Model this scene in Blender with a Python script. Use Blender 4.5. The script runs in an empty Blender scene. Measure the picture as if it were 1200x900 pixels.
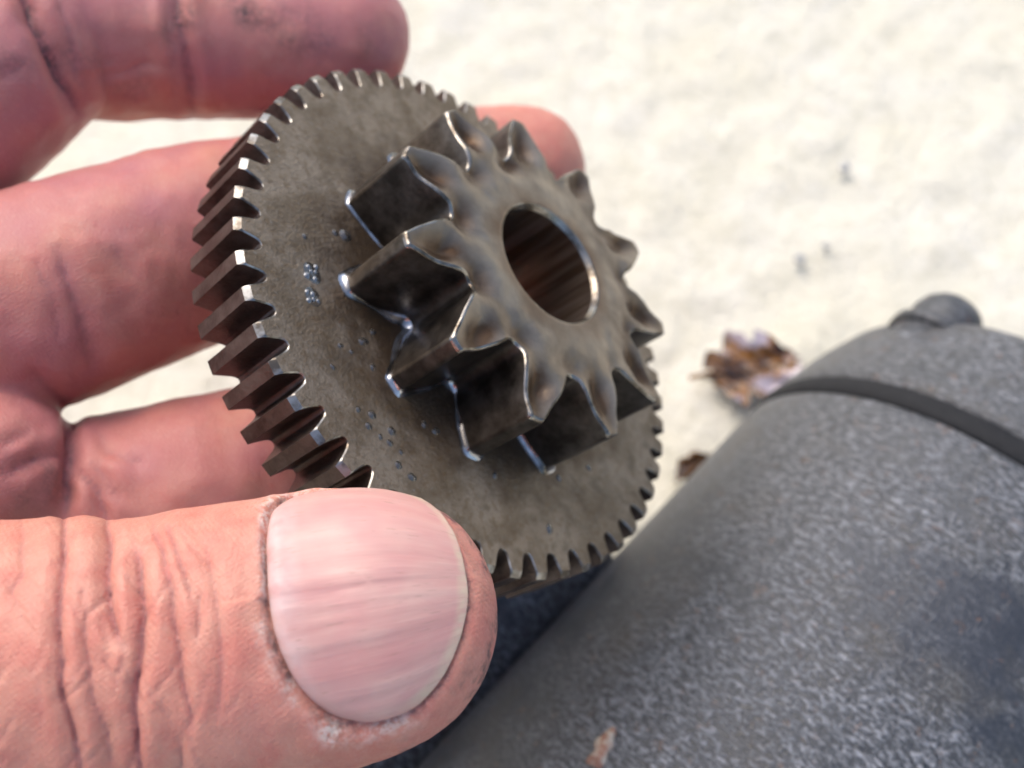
import bpy, bmesh, math, random
import numpy as np
from mathutils import Matrix, Vector

random.seed(7)
rng = np.random.default_rng(7)
SC = bpy.context.scene
COL = SC.collection
MM = 0.001
PI = math.pi

# ------------------------------------------------------------------ camera
PITCH = math.radians(62.0)        # looking down at the pavement
CAM_H = 174.0                     # mm above the ground
FPX = 1178.0                      # focal length in photo pixels (1200 wide)
FOCUS = 72.0
APERTURE = 1.15                   # mm, entrance pupil of a compact camera
cam_d = bpy.data.cameras.new("camera")
cam = bpy.data.objects.new("camera", cam_d)
COL.objects.link(cam)
cam.location = (0, 0, CAM_H * MM)
cam.rotation_euler = (PI / 2 - PITCH, 0, 0)
cam_d.sensor_width = 36.0
cam_d.lens = 36.0 * FPX / 1200.0
cam_d.clip_start = 0.002
cam_d.clip_end = 60.0
cam_d.dof.use_dof = True
cam_d.dof.focus_distance = FOCUS * MM
cam_d.dof.aperture_fstop = cam_d.lens / APERTURE
SC.camera = cam

# ------------------------------------------------------------------ sky and sun (overcast)
SUN_EL = math.radians(53)
SUN_AZ = math.radians(-36)         # compass direction of the bright part of the cloud, from +Y towards +X
w = bpy.data.worlds.new("World")
SC.world = w
w.use_nodes = True
nt = w.node_tree
bg = nt.nodes["Background"]
sky = nt.nodes.new("ShaderNodeTexSky")
sky.sky_type = 'NISHITA'
sky.sun_disc = False
sky.sun_elevation = SUN_EL
sky.sun_rotation = SUN_AZ
sky.air_density = 1.0
sky.dust_density = 4.3
sky.ozone_density = 1.0
nt.links.new(sky.outputs[0], bg.inputs[0])
bg.inputs[1].default_value = 0.15
sl = bpy.data.lights.new("sun", 'SUN')
sl.energy = 1.0
sl.angle = math.radians(55)
sl.color = (1.0, 0.95, 0.87)
so = bpy.data.objects.new("sun", sl)
COL.objects.link(so)
sdir = Vector((math.sin(SUN_AZ) * math.cos(SUN_EL), math.cos(SUN_AZ) * math.cos(SUN_EL), math.sin(SUN_EL)))
so.rotation_euler = sdir.to_track_quat('Z', 'Y').to_euler()

SC.view_settings.view_transform = 'Standard'
SC.view_settings.look = 'None'
SC.view_settings.gamma = 1.0
SC.view_settings.use_curve_mapping = False
SC.view_settings.exposure = 0.68
SC.render.engine = 'CYCLES'
SC.cycles.use_denoising = True
SC.cycles.max_bounces = 5
SC.cycles.use_adaptive_sampling = True
SC.cycles.adaptive_threshold = 0.03
SC.cycles.sample_clamp_indirect = 6.0

# ------------------------------------------------------------------ frames: photo-camera space (mm) -> world (m)
sp, cp = math.sin(PITCH), math.cos(PITCH)
RIGHT = np.array([1, 0, 0.]); UP = np.array([0, sp, cp]); BACK = np.array([0, -cp, sp])
M3 = np.stack([RIGHT, UP, BACK], 1)
CAMP = np.array([0, 0, CAM_H])

def c2w(X):                        # camera mm -> world m
    return (np.asarray(X, float) @ M3.T + CAMP) * MM

def pc(px, py, d):                 # photo pixel + depth (mm) -> camera-space mm
    return np.array([(px - 600) / FPX * d, -(py - 450) / FPX * d, -d])

def wray(px, py):                  # world direction of a photo pixel
    return M3 @ np.array([(px - 600) / FPX, -(py - 450) / FPX, -1.0])

# ------------------------------------------------------------------ object helpers
def mesh_obj(name, V, F, mat=None, parent=None, smooth=True, uv=None):
    me = bpy.data.meshes.new(name)
    V = np.asarray(V, float)
    me.from_pydata(V.tolist(), [], [list(map(int, f)) for f in F])
    me.validate()
    me.update()
    if smooth:
        me.polygons.foreach_set("use_smooth", [True] * len(me.polygons))
    if uv is not None:
        lay = me.uv_layers.new(name="UVMap")
        idx = np.empty(len(me.loops), int)
        me.loops.foreach_get("vertex_index", idx)
        lay.data.foreach_set("uv", np.asarray(uv, float)[idx].ravel())
    o = bpy.data.objects.new(name, me)
    COL.objects.link(o)
    if mat is not None:
        me.materials.append(mat)
    if parent is not None:
        o.parent = parent
    return o

def tag(o, label=None, cat=None, group=None, kind=None):
    if label: o["label"] = label
    if cat: o["category"] = cat
    if group: o["group"] = group
    if kind: o["kind"] = kind
    return o

def empty(name, mw):
    o = bpy.data.objects.new(name, None)
    COL.objects.link(o)
    o.empty_display_size = 0.01
    o.matrix_world = mw
    return o

def grid_faces(nu, nv, close_u=False, close_v=False, flip=False):
    F = []
    for i in range(nu if close_u else nu - 1):
        for j in range(nv if close_v else nv - 1):
            a = i * nv + j; b = ((i + 1) % nu) * nv + j
            c = ((i + 1) % nu) * nv + (j + 1) % nv; d = i * nv + (j + 1) % nv
            F.append((a, d, c, b) if flip else (a, b, c, d))
    return F

def sharp_by_angle(o, deg):
    me = o.data
    try:
        me.set_sharp_from_angle(angle=math.radians(deg))
    except Exception:
        pass

# ------------------------------------------------------------------ value noise in numpy (for geometry)
_perm = rng.random((64, 64, 64)).astype(np.float32)
def vnoise(P):
    P = np.asarray(P, np.float32)
    i = np.floor(P).astype(int); f = P - i
    f = f * f * (3 - 2 * f)
    r = 0
    for dx in (0, 1):
        for dy in (0, 1):
            for dz in (0, 1):
                wgt = (f[:, 0] if dx else 1 - f[:, 0]) * (f[:, 1] if dy else 1 - f[:, 1]) * (f[:, 2] if dz else 1 - f[:, 2])
                r = r + wgt * _perm[(i[:, 0] + dx) & 63, (i[:, 1] + dy) & 63, (i[:, 2] + dz) & 63]
    return r * 2 - 1

# ------------------------------------------------------------------ material helpers
class NT:
    def __init__(s, name):
        s.m = bpy.data.materials.new(name); s.m.use_nodes = True
        s.t = s.m.node_tree; s.b = s.t.nodes["Principled BSDF"]
    def n(s, typ, **kw):
        x = s.t.nodes.new(typ)
        for k, v in kw.items():
            setattr(x, k, v)
        return x
    def l(s, a, b):
        s.t.links.new(a, b)
    def coord(s, scale, obj=None, kind="Object", rot=None, out=None):
        tc = s.n("ShaderNodeTexCoord")
        if obj is not None: tc.object = obj
        mp = s.n("ShaderNodeMapping")
        mp.inputs["Scale"].default_value = scale if hasattr(scale, "__len__") else (scale,) * 3
        if rot: mp.inputs["Rotation"].default_value = rot
        s.l(tc.outputs[kind], mp.inputs[0])
        return mp.outputs[0]
    def noise(s, vec, scale=1.0, detail=3.0, rough=0.55, dist=0.0):
        x = s.n("ShaderNodeTexNoise")
        x.inputs["Scale"].default_value = scale; x.inputs["Detail"].default_value = detail
        x.inputs["Roughness"].default_value = rough; x.inputs["Distortion"].default_value = dist
        s.l(vec, x.inputs["Vector"])
        return x.outputs["Fac"]
    def vor(s, vec, scale=1.0, feature='F1', out="Distance"):
        x = s.n("ShaderNodeTexVoronoi"); x.feature = feature
        x.inputs["Scale"].default_value = scale
        s.l(vec, x.inputs["Vector"])
        return x.outputs[out]
    def ramp(s, fac, stops):
        x = s.n("ShaderNodeValToRGB")
        e = x.color_ramp.elements
        while len(e) < len(stops): e.new(0.5)
        for el, (p, c) in zip(e, stops):
            el.position = p
            el.color = (c, c, c, 1) if not hasattr(c, "__len__") else (*c, 1)
        s.l(fac, x.inputs[0])
        return x.outputs[0]
    def mix(s, fac, a, b, mode='MIX'):
        x = s.n("ShaderNodeMix"); x.data_type = 'RGBA'; x.blend_type = mode
        for sock, v in ((x.inputs[0], fac), (x.inputs[6], a), (x.inputs[7], b)):
            if hasattr(v, "is_linked"): s.l(v, sock)
            elif hasattr(v, "__len__"): sock.default_value = (*v, 1)
            else: sock.default_value = v
        return x.outputs[2]
    def math(s, op, a, b=0.0, clamp=False):
        x = s.n("ShaderNodeMath"); x.operation = op; x.use_clamp = clamp
        for sock, v in ((x.inputs[0], a), (x.inputs[1], b)):
            if hasattr(v, "is_linked"): s.l(v, sock)
            else: sock.default_value = v
        return x.outputs[0]
    def attr(s, name):
        x = s.n("ShaderNodeAttribute"); x.attribute_name = name
        return x.outputs["Fac"]
    def bump(s, h, dist, strength=1.0, prev=None):
        x = s.n("ShaderNodeBump")
        x.inputs["Strength"].default_value = strength
        x.inputs["Distance"].default_value = dist
        s.l(h, x.inputs["Height"])
        if prev is not None: s.l(prev, x.inputs["Normal"])
        return x.outputs[0]
    def set(s, **kw):
        for k, v in kw.items():
            k = k.replace("_", " ")
            i = s.b.inputs[k]
            if hasattr(v, "is_linked"): s.l(v, i)
            elif hasattr(v, "__len__") and len(v) == 3 and i.type == 'RGBA': i.default_value = (*v, 1)
            else: i.default_value = v
        return s

# ================================================================== GROUND
def mat_ground():
    m = NT("pale_pavement")
    v = m.coord(1000.0)
    a = m.noise(v, 0.035, 4, 0.6, 0.6)
    b = m.noise(v, 0.22, 4, 0.65)
    c = m.noise(v, 1.3, 3, 0.6)
    base = m.mix(m.ramp(a, [(0.35, 0.0), (0.65, 1.0)]), (0.665, 0.635, 0.515), (0.69, 0.668, 0.58))
    base = m.mix(m.ramp(b, [(0.36, 0.5), (0.52, 0.0)]), base, (0.55, 0.525, 0.415))
    base = m.mix(m.ramp(c, [(0.30, 0.6), (0.42, 0.0)]), base, (0.36, 0.34, 0.27))
    sp_ = m.vor(v, 0.11)
    base = m.mix(m.ramp(sp_, [(0.04, 0.5), (0.09, 0.0)]), base, (0.30, 0.30, 0.28))
    h = m.math('ADD', m.noise(v, 0.5, 5, 0.6), m.math('MULTIPLY', c, 0.35))
    m.set(Base_Color=base, Roughness=0.75, Normal=m.bump(h, 0.0012, 0.8))
    return m.m

def build_ground():
    def axis(c0, half, step, far):
        near = np.arange(-half, half + 1e-6, step)
        out = [half * (far / half) ** (k / 14) for k in range(1, 15)]
        return np.concatenate([-np.array(out[::-1]), near, np.array(out)]) + c0
    xs = axis(40, 330, 2.2, 9000); ys = axis(150, 330, 2.2, 9000)
    X, Y = np.meshgrid(xs, ys, indexing='ij')
    P = np.stack([X.ravel(), Y.ravel(), np.zeros(X.size)], 1)
    rr = np.hypot(P[:, 0] - 40, P[:, 1] - 150)
    fade = np.clip((520 - rr) / 200, 0, 1)
    z = (vnoise(P / 14.0) * 0.35 + vnoise(P / 6.0 + 9) * 0.75 + vnoise(P / 45.0 + 3) * 0.3) * fade
    P[:, 2] = z - 1.6
    F = grid_faces(len(xs), len(ys))
    o = mesh_obj("pavement", P * MM, F, mat_ground())
    tag(o, kind="structure")
build_ground()

# ================================================================== STARTER MOTOR
MR = 35.0
def motor_frame():
    r0, r1 = wray(493, 894), wray(918, 442)
    m = np.cross(r0, r1); m /= np.linalg.norm(m)
    a = np.cross(m, [0, 0, 1]); a /= np.linalg.norm(a)
    if a[1] < 0: a = -a
    if m @ wray(1000, 800) < 0: m = -m
    perp = np.array([m[0], m[1], 0]); perp /= np.linalg.norm(perp)
    t = (MR - m[2] * (MR - CAM_H)) / (m @ perp)
    return a, np.array([0, 0, 0]) + t * perp
MA, MX = motor_frame()
def motor_hit(px, py, R):           # axial position and angle of a pixel on the motor's cylinder
    d = wray(px, py); ax = MX + np.array([0, 0, MR]); o = CAMP - ax
    d2 = d - MA * (d @ MA); o2 = o - MA * (o @ MA)
    A = d2 @ d2; B = 2 * d2 @ o2; C = o2 @ o2 - R * R
    D = max(B * B - 4 * A * C, 0)
    t = (-B - math.sqrt(D)) / (2 * A)
    P = CAMP + d * t - ax
    lat = np.cross([0, 0, 1], MA)
    return P @ MA, math.atan2(P @ lat, P[2]), t
S_RING = motor_hit(1060, 466, MR)[0]
print("ring axial", S_RING, [motor_hit(x, y, MR) for x, y in ((940, 441), (985, 440), (1130, 500), (1199, 535))])

_ps = motor_hit(1115, 735, MR)
PATCH = (_ps[1] * MR, 34.85 + _ps[0] - (S_RING - 175 + 7))
def mat_motor(name, body=True):
    m = NT(name)
    tc = m.n("ShaderNodeTexCoord")
    mp = m.n("ShaderNodeMapping"); mp.inputs["Scale"].default_value = (1, 1, 1)
    m.l(tc.outputs["UV"], mp.inputs[0])
    uv = mp.outputs[0]                                     # x = mm round the shell, y = mm along it
    mp2 = m.n("ShaderNodeMapping"); mp2.inputs["Scale"].default_value = (0.62, 1.6, 1)
    m.l(tc.outputs["UV"], mp2.inputs[0])
    st = mp2.outputs[0]
    big = m.noise(uv, 0.045, 3, 0.5, 0.3)
    fine = m.noise(uv, 1.9, 3, 0.65)
    mid = m.noise(uv, 0.22, 4, 0.65)
    fl = m.noise(st, 1.15, 3, 0.7)
    fl2 = m.noise(st, 3.2, 2, 0.6)
    worn = m.math('ADD', m.math('MULTIPLY', big, 0.7), m.math('MULTIPLY', mid, 0.55))
    worn = m.ramp(worn, [(0.47, 0.0), (0.64, 1.0)])
    fleck = m.ramp(m.math('ADD', m.math('MULTIPLY', fl, 0.65), m.math('MULTIPLY', fl2, 0.4)), [(0.49, 0.0), (0.62, 1.0)])
    sx = m.n("ShaderNodeSeparateXYZ"); m.l(tc.outputs["UV"], sx.inputs[0])
    side = m.ramp(m.math('ADD', m.math('DIVIDE', sx.outputs[0], 70.0), 0.5), [(0.66, 1.0), (1.0, 0.5)])   # flecks fade towards one flank
    mask = m.math('MULTIPLY', m.math('MULTIPLY', fleck, m.math('ADD', m.math('MULTIPLY', worn, 0.85), 0.08)), side)
    base = m.mix(mid, (0.021, 0.025, 0.033), (0.043, 0.047, 0.054))
    base = m.mix(m.math('MULTIPLY', m.ramp(fine, [(0.40, 0.0), (0.62, 1.0)]), 0.5), base, (0.115, 0.118, 0.122))
    if PATCH is not None:           # a smooth patch of sound blue-black paint
        dx = m.math('SUBTRACT', sx.outputs[0], PATCH[0]); dy = m.math('SUBTRACT', sx.outputs[1], PATCH[1])
        dd = m.math('SQRT', m.math('ADD', m.math('MULTIPLY', m.math('MULTIPLY', dx, dx), 1.0), m.math('MULTIPLY', m.math('MULTIPLY', dy, dy), 2.2)))
        dd = m.math('ADD', dd, m.math('MULTIPLY', m.math('SUBTRACT', m.noise(uv, 0.18, 4, 0.7), 0.5), 30.0))
        pm = m.ramp(m.math('DIVIDE', dd, 30.0), [(0.30, 1.0), (0.46, 0.0)])
        base = m.mix(pm, base, (0.034, 0.039, 0.050))
        mask = m.math('MULTIPLY', mask, m.math('SUBTRACT', 1.0, m.math('MULTIPLY', pm, 0.75)))
    base = m.mix(mask, base, (0.335, 0.35, 0.385))
    rust = m.math('MULTIPLY', m.ramp(m.noise(uv, 0.5, 3, 0.7), [(0.60, 0.0), (0.70, 1.0)]), m.ramp(fl2, [(0.45, 0), (0.6, 1.0)]))
    base = m.mix(m.math('MULTIPLY', rust, 0.65), base, (0.26, 0.13, 0.06))
    dirt = m.ramp(m.noise(uv, 0.09, 3, 0.6), [(0.52, 0.0), (0.72, 0.55)])
    base = m.mix(dirt, base, (0.085, 0.078, 0.068))
    r = m.math('ADD', m.math('MULTIPLY', mask, 0.2), 0.42)
    bm = m.bump(m.math('ADD', m.math('MULTIPLY', mask, -0.5), m.math('MULTIPLY', m.noise(uv, 2.2, 3), 0.6)), 0.00030, 1.0)
    m.set(Base_Color=base, Roughness=r, Normal=bm, Metallic=0.15)
    return m.m

def lathe_x(prof, R0, n=160, cz=MR):      # prof: (s, r) mm, revolved about the x axis at height cz
    V = []; UV = []
    acc = 0; ps = None
    for (s, r) in prof:
        if ps: acc += math.hypot(s - ps[0], r - ps[1])
        ps = (s, r)
        for k in range(n + 1):
            t = -PI + 2 * PI * k / n
            V.append((s, math.sin(t) * r, cz + math.cos(t) * r)); UV.append((t * R0, acc))
    F = []
    w_ = n + 1
    for i in range(len(prof) - 1):
        for k in range(n):
            F.append((i * w_ + k, i * w_ + k + 1, (i + 1) * w_ + k + 1, (i + 1) * w_ + k))
    return V, F, UV

def build_motor():
    ang = math.atan2(MA[1], MA[0])
    root = empty("starter_motor", Matrix.Translation(Vector(MX * MM)) @ Matrix.Rotation(ang, 4, 'Z'))
    tag(root, "worn dark grey starter motor with a black seam band lying on pale pavement", "starter motor")
    mb = mat_motor("worn_motor_paint")
    s1 = S_RING
    s0 = s1 - 175
    prof = [(s0, 6), (s0, 30), (s0 + 1.5, 35), (s0 + 4, MR - 0.6), (s0 + 7, MR)]
    prof += [(s0 + 7 + k * (s1 - 1.8 - s0 - 7) / 60, MR) for k in range(1, 61)]
    prof += [(s1 - 1.55, MR - 0.25), (s1 - 1.52, MR - 2.5)]
    V, F, UV = lathe_x(prof, MR)
    mesh_obj("body_shell", np.array(V) * MM, F, mb, root, uv=UV)
    sharp_by_angle(bpy.data.objects[root.children[-1].name], 50)
    # seam band
    mr = NT("black_rubber_band")
    v = mr.coord(1000.0)
    nz = mr.noise(v, 0.8, 3)
    mr.set(Base_Color=mr.mix(nz, (0.012, 0.013, 0.015), (0.024, 0.025, 0.028)), Roughness=0.75, Specular_IOR_Level=0.2,
           Normal=mr.bump(mr.noise(v, 2.0, 3), 0.0002, 0.6))
    prof = [(s1 - 1.5, MR - 2.4), (s1 - 1.45, MR - 0.2), (s1 - 1.2, MR + 0.12), (s1 + 0.1, MR + 0.22), (s1 + 1.4, MR + 0.12), (s1 + 1.65, MR - 0.2), (s1 + 1.7, MR - 2.4)]
    V, F, UV = lathe_x(prof, MR)
    mesh_obj("seam_band", np.array(V) * MM, F, mr.m, root, uv=UV)
    # end cap
    c = s1 + 1.68
    prof = [(c, MR - 2.6), (c + 0.1, MR - 0.9), (c + 0.5, MR - 0.35), (c + 3, MR - 0.5), (c + 8, MR - 1.3), (c + 12, MR - 2.2), (c + 15.5, MR - 3.2), (c + 17.5, MR - 4.6), (c + 18.8, MR - 7.0), (c + 19.6, MR - 11.0), (c + 20.8, MR - 16), (c + 21, 8), (c + 21, 0.5)]
    V, F, UV = lathe_x(prof, MR)
    cap = mesh_obj("end_cap", np.array(V) * MM, F, mb, root, uv=UV)
    # through-bolt boss and domed bolt head at the cap's shoulder
    for k, (th, sz) in enumerate(((BOLT_TH, 1.0), (BOLT_TH + PI, 1.0))):
        rad = BOLT_R
        cy, cz = math.sin(th) * rad, MR + math.cos(th) * rad
        n = 28
        def turned(prof):
            V = []; F = []
            for (s, r) in prof:
                for q in range(n):
                    t = 2 * PI * q / n
                    V.append((s, cy + math.cos(t) * r, cz + math.sin(t) * r))
            for i in range(len(prof) - 1):
                for q in range(n):
                    F.append((i * n + q, i * n + (q + 1) % n, (i + 1) * n + (q + 1) % n, (i + 1) * n + q))
            return np.array(V) * MM, F
        b0 = c + BOLT_S
        V_, F_ = turned([(c + 4, 4.8), (b0 - 3.2, 5.2), (b0 - 3.0, 5.0), (b0 - 3.0, 2.0)])
        uvb = [(v_[1] * 900, v_[0] * 900) for v_ in V_]
        boss = mesh_obj("bolt_boss", V_, F_, mb, cap, uv=uvb)
        V_, F_ = turned([(b0 - 3.0, 2.0), (b0 - 3.0, 5.9), (b0 - 2.7, 6.1), (b0 - 1.9, 6.1), (b0 - 1.6, 5.8), (b0 - 1.5, 5.0), (b0 - 0.4, 4.95), (b0 - 0.2, 5.0), (b0 + 1.6, 5.15), (b0 + 3.2, 4.8), (b0 + 4.6, 3.9), (b0 + 5.5, 2.2), (b0 + 5.8, 0.05)])
        uvb = [(v_[1] * 900 + 40, v_[0] * 900) for v_ in V_]
        mesh_obj("bolt_head", V_, F_, mb, cap, uv=uvb)
    # solenoid alongside, parallel to the body
    sr = 19.0
    lat = SOL_LAT
    e = SOL_END
    prof = [(e - 130, 2), (e - 130, sr - 2), (e - 128, sr), (e - 3, sr), (e - 1, sr - 0.8), (e, sr - 3), (e, sr - 8), (e + 3, sr - 8.5), (e + 3, 2)]
    V, F, UV = lathe_x(prof, sr, 96, SOL_Z)
    V = np.array(V); V[:, 1] += lat
    sol = mesh_obj("solenoid", V * MM, F, mb, root, uv=UV)
    sharp_by_angle(sol, 50)
    # flake of pale paint stuck on the shell
    s, th, _ = motor_hit(706, 878, MR)
    nn = 26
    Vf = [(s, 0, 0)]; Vf = []
    pts = []
    for q in range(nn):
        t = 2 * PI * q / nn
        r = 1.55 * (1 + 0.35 * math.sin(2 * t + 0.6) + 0.18 * math.sin(5 * t))
        pts.append((s + math.cos(t) * r * 1.15, th + math.sin(t) * r * 0.8 / MR))
    def on(s_, th_, h): return (s_, math.sin(th_) * (MR + h), MR + math.cos(th_) * (MR + h))
    Vf = [on(a_, b_, 0.02) for a_, b_ in pts] + [on(a_, b_, 0.20 + 0.08 * math.sin(k * 1.7)) for k, (a_, b_) in enumerate(pts)] + [on(s, th, 0.34)]
    Ff = [(k, (k + 1) % nn, nn + (k + 1) % nn, nn + k) for k in range(nn)] + [(nn + k, nn + (k + 1) % nn, 2 * nn) for k in range(nn)]
    mf = NT("pale_flake")
    v = mf.coord(1000.0)
    mf.set(Base_Color=mf.mix(mf.ramp(mf.noise(v, 0.9, 3), [(0.42, 0.0), (0.58, 1.0)]), (0.42, 0.37, 0.31), (0.26, 0.13, 0.09)), Roughness=0.5)
    mesh_obj("paint_flake", np.array(Vf) * MM, Ff, mf.m, root)
    return root

BOLT_TH, BOLT_R, BOLT_S = 0.84, 28.2, 17.2
SOL_LAT, SOL_Z, SOL_END = 49.0, 29.0, 10.0
_s = motor_hit(690, 690, MR)
SOL_END = _s[0] + 8
motor = build_motor()

# ================================================================== GEAR
GS = 27.0 / 22.0
GC = np.array([-2.087, 6.128, -79.827]) * GS
GN = np.array([0.67937564, 0.39422143, 0.6189008]); GN /= np.linalg.norm(GN)
GU = np.cross([0, 1, 0], GN); GU /= np.linalg.norm(GU)
GV = np.cross(GN, GU)
def gear_local(px, py, h=0.0):            # pixel -> local gear coordinates on the plane at height h
    r = np.array([(px - 600) / FPX, -(py - 450) / FPX, -1.0])
    t = (GN @ (GC + GN * h)) / (r @ GN)
    X = r * t - GC
    return X @ GU, X @ GV
R_TIP, R_ROOT, R_DISC = 27.0, 24.75, 23.6
W_TH = 7.6
R_BORE = 4.741 * GS
P_H = 7.484 * GS
P_TIP, P_ROOT = 13.75 * GS, 9.35 * GS
NT_W, NT_P = 53, 11

def mat_gear(name, root, kind):
    m = NT(name)
    v = m.coord(1000.0, obj=root)
    a = m.noise(v, 0.14, 4, 0.6, 0.5)
    b = m.noise(v, 0.55, 4, 0.65)
    c = m.noise(v, 2.6, 3, 0.6)
    if kind == 'face':
        base = m.mix(m.ramp(a, [(0.40, 0.0), (0.60, 1.0)]), (0.190, 0.138, 0.088), (0.315, 0.248, 0.180))
        base = m.mix(m.ramp(b, [(0.48, 0.0), (0.66, 0.55)]), base, (0.12, 0.085, 0.05))
        base = m.mix(m.ramp(c, [(0.58, 0.0), (0.72, 0.4)]), base, (0.33, 0.31, 0.28))
        # oil stain spread irregularly round the pinion
        ln_ = m.n("ShaderNodeVectorMath"); ln_.operation = 'LENGTH'
        m.l(v, ln_.inputs[0])
        rr = m.math('ADD', ln_.outputs["Value"], m.math('MULTIPLY', m.math('SUBTRACT', m.noise(v, 0.30, 4, 0.65), 0.5), 16.0))
        stain = m.ramp(m.math('DIVIDE', rr, 30.0), [(0.52, 0.8), (0.68, 0.0)])
        base = m.mix(stain, base, (0.090, 0.056, 0.033))
        grain = m.ramp(m.noise(v, 1.5, 2, 0.5), [(0.54, 0.0), (0.64, 0.45)])
        base = m.mix(grain, base, (0.17, 0.108, 0.055))
        rough = m.math('SUBTRACT', m.math('ADD', m.math('MULTIPLY', b, 0.3), 0.36), m.math('MULTIPLY', stain, 0.14))
        m.set(Base_Color=base, Roughness=rough, Metallic=0.72, Coat_Weight=0.2, Coat_Roughness=0.2,
              Normal=m.bump(m.math('ADD', m.math('MULTIPLY', b, 0.6), m.math('MULTIPLY', c, 0.6)), 0.00026, 0.8))
    elif kind == 'tooth':
        base = m.mix(m.ramp(b, [(0.35, 0.0), (0.65, 1.0)]), (0.075, 0.052, 0.042), (0.15, 0.115, 0.095))
        m.set(Base_Color=base, Roughness=m.math('ADD', m.math('MULTIPLY', b, 0.25), 0.28), Metallic=0.8,
              Normal=m.bump(c, 0.00012, 0.5))
    elif kind == 'pedge':
        base = m.mix(m.ramp(b, [(0.4, 0.0), (0.6, 1.0)]), (0.11, 0.088, 0.066), (0.34, 0.315, 0.28))
        m.set(Base_Color=base, Roughness=0.26, Metallic=0.95)
    elif kind == 'edge':
        base = m.mix(m.ramp(b, [(0.4, 0.0), (0.6, 1.0)]), (0.13, 0.11, 0.09), (0.40, 0.385, 0.36))
        m.set(Base_Color=base, Roughness=0.3, Metallic=1.0)
    elif kind == 'pface':
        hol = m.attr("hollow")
        base = m.mix(m.ramp(a, [(0.38, 0.0), (0.62, 1.0)]), (0.20, 0.163, 0.128), (0.345, 0.290, 0.228))
        base = m.mix(m.ramp(c, [(0.60, 0.0), (0.74, 0.4)]), base, (0.2, 0.17, 0.14))
        ln_ = m.n("ShaderNodeVectorMath"); ln_.operation = 'LENGTH'
        sxy = m.n("ShaderNodeMapping"); sxy.inputs["Scale"].default_value = (1, 1, 0)
        m.l(v, sxy.inputs[0]); m.l(sxy.outputs[0], ln_.inputs[0])
        rb = m.math('ADD', ln_.outputs["Value"], m.math('MULTIPLY', m.noise(v, 0.22, 2), 5.0))
        ringst = m.ramp(m.math('DIVIDE', rb, 16.0), [(0.53, 0.9), (0.66, 0.0)])
        base = m.mix(m.math('MULTIPLY', ringst, 0.8), base, (0.15, 0.085, 0.045))
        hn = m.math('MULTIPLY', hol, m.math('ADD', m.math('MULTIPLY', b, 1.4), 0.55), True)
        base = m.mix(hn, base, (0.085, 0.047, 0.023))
        m.set(Base_Color=base, Roughness=m.math('ADD', m.math('MULTIPLY', b, 0.25), 0.27), Metallic=0.78,
              Coat_Weight=0.18, Coat_Roughness=0.1,
              Normal=m.bump(m.math('ADD', m.math('MULTIPLY', b, 0.5), m.math('MULTIPLY', c, 0.35)), 0.00016, 0.6))
    elif kind == 'pflank':
        base = m.mix(m.ramp(b, [(0.35, 0.0), (0.7, 1.0)]), (0.055, 0.046, 0.038), (0.15, 0.13, 0.11))
        m.set(Base_Color=base, Roughness=m.math('ADD', m.math('MULTIPLY', b, 0.25), 0.26), Metallic=0.9,
              Coat_Weight=0.15, Coat_Roughness=0.05, Normal=m.bump(c, 0.0001, 0.4))
    elif kind == 'bore':
        bs = m.noise(m.coord((700.0, 700.0, 45.0), obj=root), 1.0, 3, 0.6)
        base = m.mix(m.ramp(bs, [(0.40, 0.0), (0.60, 1.0)]), (0.14, 0.092, 0.064), (0.36, 0.29, 0.245))
        m.set(Base_Color=base, Roughness=0.33, Metallic=0.9, Normal=m.bump(c, 0.0001, 0.4))
    return m.m

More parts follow.
